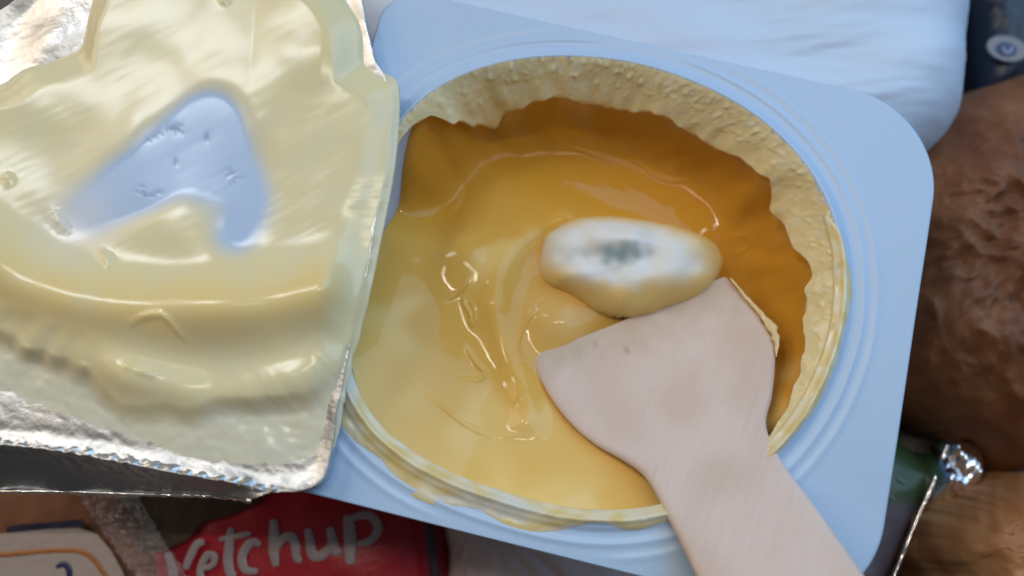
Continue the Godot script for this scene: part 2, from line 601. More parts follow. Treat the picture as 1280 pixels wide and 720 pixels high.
	# the smear that was dragged over the lip along the near side and the right
	var drag := func(u: float, v: float) -> Vector3:
		var a := lerpf(-0.25, 3.05, u)
		var wobble := noise.get_noise_2d(a * 3.4, 3.0)
		var wide := 1.4 + 1.7 * smoothstep(1.5, 2.1, a) * smoothstep(2.95, 2.6, a) + (0.5 + 0.6 * smoothstep(1.0, 1.6, a)) * wobble + 0.10 * noise.get_noise_2d(a * 13.0, 6.0)
		wide = maxf(wide, 0.25) * smoothstep(0.0, 0.05, u) * smoothstep(1.0, 0.97, u)
		var d := lerpf(-0.7, wide, v)
		var at := Vector2(a * 30.0, d)
		at += Vector2(n3(at, 0.3, 50.0), n3(at, 0.3, 55.0)) * 1.2
		var hole := smoothstep(-0.25, 0.6, n3(at * Vector2(0.5, 1.3), 0.22, 7.0)) * smoothstep(1.1, 1.6, a)
		var lip := 0.55 * exp(-pow((d - 0.5) / 0.45, 2.0)) - 0.35 * smoothstep(1.2, 2.0, d)
		var p := OPENING + Vector2.from_angle(a) * (rim_at(a) + d)
		var body := pow(maxf(sin(PI * clampf(v, 0.0, 1.0)), 0.0), 0.45)
		var y := lip + 0.12 * n3(p, 0.05, 2.0) - 0.14 + body * (0.42 - 0.12 * hole + 0.10 * n3(at, 0.35, 9.0))
		tint = Color(0.87, 0.75, 0.50).lerp(Color(0.82, 0.63, 0.27), clampf(0.5 + noise.get_noise_2d(a * 8.0, v * 2.0), 0.0, 1.0)).lerp(Color(0.78, 0.77, 0.70), hole * 0.8)
		return Vector3(p.x, y, p.y)
	grid("rim_smear", 420, 28, drag, M.pudding_skin, o)


# the lid's foil lies about level with the rim and falls a little to the left
func lid_y(p: Vector2) -> float:
	return 3.0 + 0.02 * (p.x + 15.0) + 0.0012 * pow(minf(p.x + 45.0, 0.0), 2.0)


func foil_y(p: Vector2) -> float:
	return lid_y(p) + 0.30 * n3(p, 0.10, 5.0) + 0.10 * (absf(n3(p, 0.4, 15.0)) - 0.3)


func lid() -> void:
	var o := thing("peeled_foil_seal", "silver foil seal peeled back left of the cup, its inner side smeared with pudding", "foil seal", Vector3(-42, -3, 0))
	var c := Vector2(-41.9, -9.9)
	var sheet := func(p: Vector2, t: float) -> float:
		var y := foil_y(p)
		y -= 0.9 * blob(p, Vector2(-64.9, -36.1), 4.0) - 0.7 * blob(p, Vector2(-59.3, -32.1), 3.0)
		y += 0.5 * smoothstep(0.93, 1.0, t)
		return y
	puck("foil_sheet", [Vector2(-15.6, -23.8), Vector2(-16.8, -5.8), Vector2(-19.1, 7.2), Vector2(-20.4, 14.9), Vector2(-20.9, 19.6), Vector2(-22.4, 23.8), Vector2(-27.5, 24.6), Vector2(-31.8, 23.7), Vector2(-38.4, 22.5), Vector2(-45.1, 21.4), Vector2(-51.8, 20.2), Vector2(-60.4, 19.2), Vector2(-66.1, 18.9), Vector2(-72.5, 14.0), Vector2(-77.2, -5.8), Vector2(-74.8, -23.8), Vector2(-69.8, -33.2), Vector2(-66.8, -36.1), Vector2(-63.8, -39.1), Vector2(-60.7, -45.4), Vector2(-47.1, -49.0), Vector2(-27.7, -45.4), Vector2(-21.2, -41.9), Vector2(-19.0, -34.9), Vector2(-17.6, -29.3)], c, 360, 90, sheet, 0.4, M.foil, o)
	# the front edge is crimped and turned down
	var top: Array = [Vector2(-66.9, 18.8), Vector2(-60.2, 19.3), Vector2(-54.5, 19.8), Vector2(-49.7, 20.6), Vector2(-45.0, 21.4), Vector2(-40.2, 22.3), Vector2(-35.5, 23.1), Vector2(-30.8, 23.8), Vector2(-27.5, 24.6)]
	var low: Array = [Vector2(-71.6, 24.5), Vector2(-64.6, 24.5), Vector2(-58.5, 24.5), Vector2(-53.4, 24.6), Vector2(-48.4, 24.8), Vector2(-43.3, 24.9), Vector2(-38.3, 25.0), Vector2(-33.2, 25.2), Vector2(-29.7, 25.4)]
	var fold := func(u: float, v: float) -> Vector3:
		var x := u * (top.size() - 1)
		var i := mini(int(x), top.size() - 2)
		var a: Vector2 = top[i].lerp(top[i + 1], x - i)
		var b: Vector2 = low[i].lerp(low[i + 1], x - i)
		var drop := 8.6 * smoothstep(1.02, 0.75, u)
		var s := (v - 0.22) / 0.78
		var p := a.lerp(b, maxf(s, 0.0))
		var y := foil_y(a) + 0.9 - drop * pow(maxf(s, 0.0), 0.8)
		if s < 0.0:
			p = a + (a - b).normalized() * (-s) * 6.0
			y = foil_y(a) + 0.9 * (1.0 + s / 0.29)
		y += (0.30 * n3(p, 0.8, 2.0) + 0.12 * n3(p, 1.9, 3.0)) * smoothstep(0.4, 0.1, absf(s))
		y += 0.25 * n3(p, 0.12, 6.0) * clampf(s, 0.0, 1.0)
		return Vector3(p.x, y, p.y)
	grid("folded_edge", 240, 40, fold, M.foil, o)
	var hem := []
	for i in 28:
		var x := i / 27.0 * (low.size() - 1)
		var k := mini(int(x), low.size() - 2)
		var b: Vector2 = low[k].lerp(low[k + 1], x - k)
		hem.append(Vector3(b.x, foil_y(b) + 0.9 - 8.6 * smoothstep(1.02, 0.75, i / 27.0) + 0.25 * n3(b, 0.5, 8.0), b.y + 0.2))
	wire("hem", hem, 0.32, Color.WHITE, M.foil_bright, o)


func lid_pudding() -> void:
	var o := thing("smeared_pudding", "thick pale custard coating the inside of the peeled foil seal, with a bluish bare hollow", "pudding", Vector3(-42, 1, 0))
	var c := Vector2(-40.8, -8.4)
	var outline: Array = [Vector2(-14.3, -25.3), Vector2(-14.4, -15.8), Vector2(-15.9, -5.5), Vector2(-17.5, 3.5), Vector2(-19.0, 9.8), Vector2(-19.8, 14.0), Vector2(-20.2, 18.2), Vector2(-22.0, 21.5), Vector2(-26.5, 22.6), Vector2(-31.6, 22.7), Vector2(-37.2, 21.9), Vector2(-41.9, 20.8), Vector2(-45.8, 19.7), Vector2(-49.4, 18.3), Vector2(-53.0, 17.0), Vector2(-56.9, 15.7), Vector2(-60.4, 14.4), Vector2(-65.4, 12.2), Vector2(-72.9, -0.5), Vector2(-75.6, -12.7), Vector2(-71.9, -22.2), Vector2(-67.2, -25.3), Vector2(-64.8, -26.8), Vector2(-61.5, -29.2), Vector2(-57.8, -30.7), Vector2(-55.9, -32.0), Vector2(-55.4, -34.4), Vector2(-54.9, -37.1), Vector2(-54.1, -39.6), Vector2(-51.7, -44.8), Vector2(-40.2, -47.1), Vector2(-29.5, -44.8), Vector2(-23.5, -40.1), Vector2(-21.2, -37.2), Vector2(-19.5, -34.6), Vector2(-19.0, -31.6), Vector2(-18.7, -29.0), Vector2(-16.6, -27.5)]
	var shelf := star([Vector2(-13.2, -25.3), Vector2(-13.4, -15.8), Vector2(-14.9, -5.5), Vector2(-16.6, 3.5), Vector2(-18.3, 9.8), Vector2(-20.3, 13.1), Vector2(-22.6, 14.5), Vector2(-25.4, 15.5), Vector2(-29.2, 15.5), Vector2(-32.9, 15.9), Vector2(-36.6, 16.9), Vector2(-41.3, 16.7), Vector2(-44.6, 16.9), Vector2(-47.6, 15.1), Vector2(-50.2, 12.8), Vector2(-53.7, 11.0), Vector2(-57.7, 9.5), Vector2(-61.2, 7.4), Vector2(-66.3, 5.4), Vector2(-73.2, -2.5), Vector2(-75.6, -12.7), Vector2(-71.9, -22.2), Vector2(-67.2, -25.3), Vector2(-64.8, -26.8), Vector2(-61.5, -29.2), Vector2(-57.8, -30.7), Vector2(-55.9, -32.0), Vector2(-55.4, -34.4), Vector2(-54.9, -37.1), Vector2(-54.1, -39.6), Vector2(-51.7, -44.8), Vector2(-40.2, -47.1), Vector2(-29.5, -44.8), Vector2(-22.5, -40.1), Vector2(-20.2, -37.2), Vector2(-18.4, -34.6), Vector2(-17.9, -31.6), Vector2(-17.6, -29.0), Vector2(-15.5, -27.5)], c)
	var ridges := creases([
		[[Vector2(-68.3, -5.4), Vector2(-62.1, -2.3), Vector2(-55.9, 1.1), Vector2(-47.0, 3.4), Vector2(-36.5, 3.8), Vector2(-28.8, 3.4), Vector2(-21.7, 1.8)], 3.1, 4.0],
		[[Vector2(-67.0, 4.6), Vector2(-61.0, 7.0), Vector2(-54.1, 8.9), Vector2(-47.3, 10.8), Vector2(-39.5, 13.3), Vector2(-32.0, 14.1), Vector2(-24.5, 12.2), Vector2(-20.4, 9.8)], 1.3, 2.6],
		[[Vector2(-44.2, 5.7), Vector2(-43.1, 5.1), Vector2(-41.6, 4.7), Vector2(-40.3, 4.7), Vector2(-39.4, 5.5), Vector2(-37.9, 7.3)], 0.30, 0.40],
		[[Vector2(-60.5, 7.3), Vector2(-58.0, 8.0), Vector2(-55.0, 9.6), Vector2(-53.2, 8.8)], 0.45, 0.7],
		[[Vector2(-50.1, 11.3), Vector2(-49.7, 9.8)], 0.4, 0.6],
		[[Vector2(-45.0, 10.1), Vector2(-43.0, 10.9), Vector2(-41.1, 11.5)], 0.3, 0.5],
		[[Vector2(-56.0, -8.8), Vector2(-54.9, -7.4), Vector2(-54.0, -6.2)], 0.4, 0.6],
		[[Vector2(-49.6, -3.5), Vector2(-48.2, -2.3), Vector2(-48.4, -1.5)], 0.35, 0.5],
		[[Vector2(-62.3, -13.3), Vector2(-61.6, -12.7), Vector2(-61.8, -11.9)], 0.3, 0.5],
		[[Vector2(-40.5, -4.8), Vector2(-37.0, -3.8), Vector2(-33.1, -3.1), Vector2(-30.1, -2.3), Vector2(-27.3, -1.7)], 0.12, 2.0],
		[[Vector2(-19.0, 9.8), Vector2(-17.6, 7.5), Vector2(-16.3, 2.6), Vector2(-15.1, -5.4), Vector2(-14.5, -13.6), Vector2(-14.3, -21.0)], 0.2, 2.2],
		[[Vector2(-56.3, -30.8), Vector2(-60.7, -28.6), Vector2(-64.4, -25.8), Vector2(-68.7, -23.1)], 0.15, 1.6],
		[[Vector2(-36.8, -37.1), Vector2(-37.0, -36.2)], 0.3, 0.5],
	])
	var bare := creases([
		[[Vector2(-51.1, -8.9), Vector2(-48.8, -10.8), Vector2(-46.0, -13.4), Vector2(-42.8, -16.5), Vector2(-39.4, -19.0), Vector2(-37.3, -20.5)], 1.1, 3.9],
		[[Vector2(-38.3, -20.3), Vector2(-35.3, -17.1), Vector2(-33.0, -12.9), Vector2(-32.0, -9.2), Vector2(-33.1, -6.1)], 1.1, 3.3],
		[[Vector2(-46.8, -11.3), Vector2(-43.9, -11.8), Vector2(-41.6, -14.4)], 1.0, 3.2],
		[[Vector2(-41.7, -15.5), Vector2(-39.1, -14.4), Vector2(-37.1, -11.8)], 0.75, 3.4],
	])
	var spots := creases([
		[[Vector2(-45.4, -17.6), Vector2(-43.9, -18.4), Vector2(-43.3, -19.0)], 1.0, 0.35],
		[[Vector2(-42.9, -19.0), Vector2(-41.8, -19.2), Vector2(-40.7, -19.3)], 1.0, 0.8],
		[[Vector2(-38.1, -18.1), Vector2(-37.5, -18.3)], 0.8, 0.65],
		[[Vector2(-45.8, -11.8), Vector2(-45.0, -11.0), Vector2(-44.3, -10.2)], 0.9, 0.5],
		[[Vector2(-44.4, -10.6), Vector2(-42.6, -11.2)], 0.5, 0.45],
		[[Vector2(-41.5, -15.4), Vector2(-41.4, -14.3)], 0.7, 0.35],
		[[Vector2(-35.3, -14.4), Vector2(-34.0, -12.9), Vector2(-32.7, -12.2)], 0.5, 0.8],
	])
	var patch := Vector2(-32.8, -34.1)
	var milky := Vector2(-53.0, -7.9)
	var r := star(outline, c)
	var f := func(u: float, v: float) -> Vector3:
		var dir := Vector2.from_angle(u * TAU)
		var t := minf(v / 0.9, 1.0)
		var R := around(r, u) + (0.4 * n3(dir * 8.0, 1.0, 3.0) + 0.04 * n3(dir * 25.0, 1.0, 9.0)) * pow(t, 8.0) * smoothstep(0.0, 0.6, dir.y - dir.x * 0.6 + 0.2)
		var p := c + dir * R * t
		if v > 0.905:
			p = c + dir * (R - (v - 0.9) * 10.0)
			tint = Color(0.84, 0.66, 0.30)
			return Vector3(p.x, foil_y(p) - 0.3, p.y)
		var thick := 1.7 + 0.40 * n3(p, 0.06, 1.0) + 0.03 * n3(p, 0.2, 2.0) + 0.008 * n3(p.rotated(0.5) * Vector2(0.25, 1.2), 0.7, 4.0)
		thick += raised(ridges, p)
		thick += 0.10 * clampf(p.x - patch.x, 0.0, 9.0) * smoothstep(12.0, 4.0, absf(p.y - patch.y)) * smoothstep(patch.x + 15.0, patch.x + 9.0, p.x)
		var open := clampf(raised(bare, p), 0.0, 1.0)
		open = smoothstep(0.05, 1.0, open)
		thick = lerpf(thick, thick * 0.3 + 0.95, open)
		var near := (1.0 - t) * R
		var inside := around(shelf, u) + 0.5 * n3(dir * 7.0, 1.0, 13.0) - R * t
		var film := 0.30 + 0.14 * n3(p, 0.2, 21.0) + 0.05 * n3(p, 0.6, 22.0)
		var body := smoothstep(-0.6, 2.2, inside)
		thick = lerpf(film, thick * (0.55 + 0.45 * smoothstep(0.0, 6.0, inside)), body)
		thick *= lerpf(0.42, 1.0, smoothstep(0.0, 5.5, near))
		thick *= clampf(near / lerpf(3.0, 1.0, body), 0.0, 1.0)
		tint = Color(0.86, 0.75, 0.44).lerp(Color(0.88, 0.68, 0.30), clampf((thick - 2.0) / 2.5, 0.0, 1.0))
		tint = tint.lerp(Color(0.76, 0.73, 0.58), (1.0 - body) * 0.7 + 0.25 * clampf(n3(p, 0.16, 25.0), 0.0, 1.0))
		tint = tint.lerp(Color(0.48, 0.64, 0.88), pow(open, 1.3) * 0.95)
		tint = tint.lerp(Color(0.82, 0.80, 0.76), 0.6 * blob(p, milky, 4.5))
		var s := clampf(raised(spots, p), 0.0, 1.0) * clampf(0.75 + n3(p, 1.1, 33.0), 0.0, 1.0)
		tint = tint.lerp(Color(0.20, 0.28, 0.42), s * 0.7)
		thick -= 0.05 * s
		return Vector3(p.x, lerpf(foil_y(p) - 0.12, lid_y(p) + 0.06, body) + thick + 0.05 * smoothstep(0.0, 0.8, near), p.y)
	grid("custard_layer", 560, 130, f, M.lid_cream, o)


func spoon() -> void:
	var o := thing("wooden_spoon", "pale flat wooden spoon with wide blade dipped into the pudding cup", "spoon", Vector3(25, -3, 16))
	var left := [Vector3(2.2, -10.9, 7.0), Vector3(3.4, -9.5, 9.7), Vector3(5.2, -7.7, 13.0), Vector3(7.6, -5.8, 16.2), Vector3(10.4, -4.1, 18.7), Vector3(13.2, -2.7, 20.4), Vector3(15.6, -1.5, 22.2), Vector3(16.9, -0.2, 24.4), Vector3(17.9, 1.1, 26.9), Vector3(19.2, 2.7, 30.1), Vector3(20.6, 4.7, 33.9), Vector3(22.3, 7.2, 38.7), Vector3(31, 17, 58)]
	var right := [Vector3(29.3, -10.3, -4.1), Vector3(31.7, -8.0, 0.2), Vector3(33.5, -6.1, 3.5), Vector3(33.8, -5.1, 5.7), Vector3(33.2, -3.7, 9.0), Vector3(32.2, -2.3, 12.7), Vector3(30.9, -1.0, 16.2), Vector3(31.3, 0.4, 19.2), Vector3(32.5, 2.0, 22.2), Vector3(34.5, 4.0, 25.9), Vector3(38.2, 8.1, 33.5), Vector3(40.4, 10.7, 38.2), Vector3(49, 20, 57)]
	var up := Vector3(-0.183, 0.899, -0.398)
	var n := left.size() - 1
	var marks := creases([
		[[Vector2(14.6, 5.6), Vector2(15.3, 6.6)], 1.0, 0.25], [[Vector2(8.0, 5.6), Vector2(8.8, 7.2)], 0.5, 0.25], [[Vector2(10.6, 4.6), Vector2(11.3, 5.8)], 0.5, 0.2],
		[[Vector2(17.6, 11.6), Vector2(18.1, 11.9)], 0.5, 0.3], [[Vector2(19.0, 2.2), Vector2(19.8, 4.0)], 0.4, 0.2]])
	var f := func(u: float, v: float) -> Vector3:
		var x := v * n
		var i := mini(int(x), n - 1)
		var k := x - i
		var a: Vector3 = left[i].cubic_interpolate(left[i + 1], left[maxi(i - 1, 0)], left[mini(i + 2, n)], k)
		var b: Vector3 = right[i].cubic_interpolate(right[i + 1], right[maxi(i - 1, 0)], right[mini(i + 2, n)], k)
		# round the loop: top face, edge, underside, edge
		var s := u * 2.0
		var face := 1.0
		if s > 1.0:
			s = 2.0 - s
			face = -1.0
		s = 0.5 - 0.5 * cos(s * PI) * (0.6 + 0.4 * absf(cos(s * PI)))
		var across := absf(s - 0.5) * 2.0
		var thick := 0.9 * pow(maxf(1.0 - pow(across, 14.0), 0.0), 0.5)
		var bowl := 0.9 * (1.0 - across * across) * smoothstep(6.0, 1.5, x)
		var p := a.lerp(b, s)
		var q := Vector2(p.x, p.z)
		var along := q.rotated(deg_to_rad(-26.0))
		p += up * (face * thick - 0.9 - bowl + 0.012 * n3(along * Vector2(2.2, 0.22), 1.0, 3.0))
		var grain := 0.5 + 0.5 * n3(along * Vector2(1.6, 0.06), 1.0, 1.0)
		var streak := clampf(n3(along * Vector2(4.5, 0.14), 1.0, 9.0), 0.0, 1.0)
		tint = Color(0.73, 0.60, 0.53).lerp(Color(0.77, 0.64, 0.575), grain).lerp(Color(0.52, 0.38, 0.29), streak * 0.16).lerp(Color(0.60, 0.42, 0.30), clampf(0.5 + n3(q, 0.12, 6.0), 0.0, 1.0) * 0.35)
		tint = tint.lerp(Color(0.52, 0.41, 0.28), 0.55 * smoothstep(1.8, 0.0, x + 0.5 * n3(q, 0.3, 2.0)))
		tint = tint.lerp(Color(0.25, 0.17, 0.12), clampf(raised(marks, q), 0.0, 1.0) * 0.6)
		return p
	grid("spoon_body", 120, 220, f, M.wood, o)


func lump() -> void:
	var o := thing("pudding_lump", "oval lump of pudding with whitish top and blue-grey centre on the spoon's front edge", "pudding", Vector3(16.5, -11, -5.7))
	var c := Vector2(16.0, -5.0)
	var mid := Vector2(14.2, -6.3)
	var creasy := creases([
		[[Vector2(5.3, -7.8), Vector2(4.9, -5.8), Vector2(6.3, -3.4)], 0.35, 1.6], [[Vector2(8.4, -7.6), Vector2(12.7, -8.7), Vector2(17.9, -7.6), Vector2(22.2, -8.1)], 0.55, 1.8], [[Vector2(11.0, -4.4), Vector2(15.8, -5.3), Vector2(22.1, -6.8)], -0.25, 1.5],
		[[Vector2(25.4, -7.8), Vector2(26.9, -5.8), Vector2(26.1, -3.9)], 0.5, 1.6], [[Vector2(15.7, -2.1), Vector2(18.9, -3.0), Vector2(22.1, -2.3)], 0.4, 1.6]])
	var top := func(p: Vector2, t: float) -> float:
		var dome := pow(maxf(1.0 - pow(t, 2.6), 0.0), 0.55)
		var y := -12.5 + (5.8 + 0.9 * n3(p, 0.16, 3.0)) * dome + 0.08 * n3(p, 0.45, 13.0)
		y += raised(creasy, p) * dome
		y -= 0.25 * blob(p, mid, 2.4)
		var q := (p - mid + Vector2(0, 0.4)).rotated(deg_to_rad(-6.0)) * Vector2(0.52, 1.25)
		var pale := smoothstep(7.4, 4.0, q.length() + 0.8 * n3(p, 0.25, 8.0))
		tint = Color(0.86, 0.60, 0.22).lerp(Color(0.84, 0.82, 0.78), pale)
		var spot := smoothstep(3.4, 0.0, ((p - mid) * Vector2(0.7, 1.7)).length() + 1.3 * n3(p, 0.45, 18.0))
		tint = tint.lerp(Color(0.22, 0.38, 0.40), spot * 0.85)
		return y
	var cling := []
	for q in [Vector4(29.6, -9.3, -3.4, 0.5), Vector4(31.2, -8.2, -0.6, 0.5), Vector4(32.6, -6.9, 1.7, 0.6), Vector4(33.7, -5.6, 4.0, 1.1), Vector4(34.0, -4.9, 6.0, 0.9), Vector4(33.6, -4.2, 8.0, 0.4)]:
		cling.append(q)
	var edge_f := func(u: float, v: float) -> Vector3:
		var x := v * (cling.size() - 1)
		var i := mini(int(x), cling.size() - 2)
		var q: Vector4 = cling[i].lerp(cling[i + 1], x - i)
		var d := (Vector3(cling[i + 1].x, cling[i + 1].y, cling[i + 1].z) - Vector3(cling[i].x, cling[i].y, cling[i].z)).normalized()
		var side := d.cross(Vector3.UP).normalized()
		tint = Color(0.86, 0.66, 0.34)
		var k := q.w * 0.55 * pow(sin(PI * clampf(v, 0.02, 0.98)), 0.3) * (1.0 + 0.4 * noise.get_noise_2d(v * 9.0, u * 2.0))
		return Vector3(q.x, q.y - 0.25, q.z) + (side * cos(u * TAU) + Vector3.UP * sin(u * TAU)) * k
	grid("edge_smear", 14, 50, edge_f, M.lid_cream, o)
	puck("lump_body", [Vector2(3.7, -6.5), Vector2(5.0, -10.1), Vector2(8.9, -12.4), Vector2(14.1, -12.8), Vector2(19.0, -12.1), Vector2(24.1, -11.0), Vector2(28.3, -8.8), Vector2(29.2, -6.3), Vector2(28.2, -3.2), Vector2(25.6, -0.8), Vector2(21.5, 0.5), Vector2(17.0, 1.8), Vector2(11.9, 1.1), Vector2(8.1, -1.5), Vector2(4.5, -3.2)], c, 200, 90, top, -13.5, M.wet_cream, o, 0.2)


func neighbours() -> void:
	# bread at the right
	var b := thing("bread_roll", "large dark brown crusted roll lying beyond the cup flange and below the navy packet", "bread roll", Vector3(78.6, -36, -11.7))
	var crust := func(p: Vector2, t: float, high: float, s: float) -> float:
		var dome := pow(maxf(1.0 - pow(t, 3.0), 0.0), 0.5)
		var y := -36.0 + 4.0 + (high - 4.0) * dome + (2.0 * n3(p, 0.09, s) + 1.3 * (0.4 - absf(n3(p, 0.17, s + 3.0))) + 0.4 * smoothstep(0.1, 0.7, n3(p, 0.5, s + 25.0)) + 0.35 * n3(p, 0.35, s + 5.0) + 0.05 * n3(p, 0.9, s + 7.0)) * dome
		var k := clampf(0.5 + 0.6 * n3(p + Vector2(y, -y) * 0.6, 0.12, s + 9.0) + 0.25 * n3(p + Vector2(y, -y) * 0.6, 0.35, s + 19.0), 0.0, 1.0)
		tint = (Color(0.15, 0.054, 0.02) if s < 10.0 else Color(0.36, 0.145, 0.05)).lerp(Color(0.25, 0.105, 0.043) if s < 10.0 else Color(0.62, 0.34, 0.15), k)
		return y
	puck("roll_body", [Vector2(64.8, -32.3), Vector2(69.4, -36.9), Vector2(76.7, -39.6), Vector2(88.5, -41.1), Vector2(95.2, -25.6), Vector2(92.8, -0.2), Vector2(84.4, 17.1), Vector2(75.6, 22.5), Vector2(70.2, 18.3), Vector2(64.6, 16.3), Vector2(59.0, 13.2), Vector2(54.5, 10.4), Vector2(52.8, 2.3), Vector2(55.9, -12.6), Vector2(59.5, -25.6)], Vector2(72.7, -8.8), 260, 110, crust.bind(25.0, 2.0), -36, M.crust, b, 0.5)
	b = thing("bread_piece", "smaller golden brown knobbly piece beside the thin silver edge of the green packet", "bread", Vector3(76.1, -36, 33.2))
	puck("piece_body", [Vector2(58.7, 30.6), Vector2(61.3, 27.7), Vector2(65.3, 25.4), Vector2(69.1, 23.8), Vector2(75.6, 22.2), Vector2(84.4, 25.6), Vector2(83.7, 38.9), Vector2(73.9, 45.3), Vector2(62.9, 43.1), Vector2(60.4, 36.9), Vector2(58.7, 33.9)], Vector2(70.2, 33.4), 220, 90, crust.bind(26.0, 32.0), -36, M.crust, b, 0.7)

	# translucent white bag behind
	b = thing("plastic_bag", "milky white plastic bag with soft creases behind the cup", "plastic bag", Vector3(31.4, -36, -63.2))
	var bag := func(p: Vector2, t: float) -> float:
		var q := p.rotated(deg_to_rad(6.0))
		var y := -36.0 + 29.0 * pow(maxf(1.0 - pow(t, 9.0), 0.0), 0.5)
		y += 0.7 * n3(q * Vector2(0.5, 1.6), 0.09, 3.0) + 0.14 * n3(q * Vector2(0.3, 1.6), 0.4, 6.0) * smoothstep(20.0, 40.0, p.x)
		return y
	puck("bag_body", [Vector2(-30.7, -62.0), Vector2(7.1, -66.0), Vector2(42.7, -66.0), Vector2(72.1, -63.3), Vector2(73.6, -51.5), Vector2(71.8, -38.9), Vector2(70.2, -30.9), Vector2(63.7, -23.8), Vector2(52.7, -18.5), Vector2(28.7, -20.9), Vector2(1.1, -27.9), Vector2(-17.9, -27.9), Vector2(-27.2, -36.4)], Vector2(21.8, -43.9), 300, 100, bag, -36, M.bag, b)

	# a dark packet with a small printed badge
	b = thing("navy_packet", "dark navy packet with a small oval white and blue badge beside the milky bag", "packet", Vector3(92.1, -36, -56.9))
	var flat := func(p: Vector2, t: float, high: float, color: Color, s: float) -> float:
		tint = color
		return -36.0 + high * pow(maxf(1.0 - pow(t, 5.0), 0.0), 0.45) + 0.25 * n3(p, 0.15, s) + 0.12 * n3(p, 0.5, s + 4.0)
	puck("packet_body", [Vector2(81.6, -69.0), Vector2(90.8, -72.0), Vector2(102.9, -70.5), Vector2(101.3, -49.6), Vector2(97.3, -39.5), Vector2(84.1, -39.3), Vector2(78.5, -41.0)], Vector2(87.9, -53.9), 120, 40, flat.bind(8.0, Color(0.012, 0.016, 0.035), 4.0), -36, M.print, b)
	var level := func(_p: Vector2, y: float) -> float: return y
	var badge := []
	var inner := []
	for i in 24:
		var d := Vector2.from_angle(i / 24.0 * TAU)
		badge.append(Vector2(81.8, -46.3) + Vector2(d.x * 3.3, d.y * 2.3).rotated(0.2))
		inner.append(Vector2(81.6, -46.1) + Vector2(d.x * 1.7, d.y * 1.2).rotated(0.2))
	var bp := plate("badge", badge, level.bind(-27.4), 0.3, Color(0.24, 0.22, 0.22), M.print, b)
	plate("badge_centre", inner, level.bind(-27.2), 0.15, Color(0.02, 0.03, 0.12), M.print, bp)
	ribbon("badge_mark", [Vector2(81.1, -46.5), Vector2(81.3, -45.4), Vector2(82.2, -45.7), Vector2(82.4, -46.5)], 0.5, 0.6, level.bind(-27.2), Color(0.35, 0.38, 0.5), M.print, bp)

	# ketchup sachet
	b = thing("ketchup_packet", "red sachet lettered ketchup in white script, under the peeled foil and the cup", "ketchup packet", Vector3(-33.7, -36, 33.2))
	var sachet := func(p: Vector2, t: float) -> float:
		tint = Color(0.42, 0.013, 0.03)
		return -36.0 + 8.0 * pow(maxf(1.0 - pow(t, 4.0), 0.0), 0.5) + 0.3 * n3(p, 0.12, 14.0)
	var ketchup_top := func(p: Vector2) -> float:
		return -27.85 + 0.3 * n3(p, 0.12, 14.0)
	puck("sachet_body", [Vector2(-53.9, 22.2), Vector2(-41.0, 18.7), Vector2(-26.5, 19.9), Vector2(-12.0, 23.4), Vector2(-10.4, 30.3), Vector2(-9.5, 44.9), Vector2(-16.1, 49.2), Vector2(-39.0, 50.3), Vector2(-51.9, 45.9), Vector2(-55.3, 33.7)], Vector2(-31.7, 34.3), 160, 50, sachet, -36, M.print, b)
	var white := Color(0.36, 0.31, 0.33)
	var letters := [
		["letter", [[Vector2(-50.6, 33.7), Vector2(-49.7, 36.2), Vector2(-49.0, 38.8)]], 1.5],
		["letter", [[Vector2(-45.2, 32.3), Vector2(-46.4, 32.7), Vector2(-47.5, 34.9), Vector2(-47.8, 36.2)]], 1.5],
		["letter", [[Vector2(-45.4, 36.1), Vector2(-43.9, 35.6), Vector2(-43.6, 34.4), Vector2(-44.5, 34.1), Vector2(-45.3, 35.1), Vector2(-45.6, 36.7), Vector2(-44.6, 38.0), Vector2(-43.0, 37.6)]], 1.35],
		["letter", [[Vector2(-41.5, 30.3), Vector2(-41.6, 32.6), Vector2(-41.6, 34.9), Vector2(-41.1, 36.7), Vector2(-40.2, 36.9)]], 1.7],
		["letter", [[Vector2(-43.1, 32.0), Vector2(-40.9, 31.5), Vector2(-38.4, 31.1)]], 1.0],
		["letter", [[Vector2(-37.0, 32.7), Vector2(-38.1, 32.3), Vector2(-39.1, 33.1), Vector2(-39.6, 34.7), Vector2(-38.9, 36.2), Vector2(-37.1, 36.4)]], 1.6],
		["letter", [[Vector2(-35.3, 29.1), Vector2(-35.1, 31.2), Vector2(-35.0, 33.5), Vector2(-34.5, 35.7)]], 1.8],
		["letter", [[Vector2(-34.8, 33.7), Vector2(-33.8, 31.9), Vector2(-32.5, 31.6), Vector2(-31.8, 32.8), Vector2(-31.6, 34.4), Vector2(-30.9, 35.1)]], 1.6],
		["letter", [[Vector2(-30.2, 30.4), Vector2(-29.7, 32.2), Vector2(-29.3, 34.0), Vector2(-28.2, 34.3), Vector2(-27.2, 33.6), Vector2(-26.5, 32.6)]], 1.8],
		["letter", [[Vector2(-26.9, 30.2), Vector2(-26.4, 32.2), Vector2(-26.0, 33.5), Vector2(-25.1, 33.6)]], 1.8],
		["letter", [[Vector2(-24.4, 28.5), Vector2(-24.0, 30.8), Vector2(-23.8, 33.1), Vector2(-23.7, 35.4)]], 2.2],
		["letter", [[Vector2(-24.2, 29.3), Vector2(-22.8, 28.6), Vector2(-21.1, 28.6), Vector2(-19.9, 29.8), Vector2(-20.0, 31.1), Vector2(-21.0, 32.2), Vector2(-22.8, 32.6)]], 1.6],
	]
	for l in letters:
		ribbon(l[0], l[1][0], l[2] * 0.82, 0.4, ketchup_top.bind(), white, M.print, b)
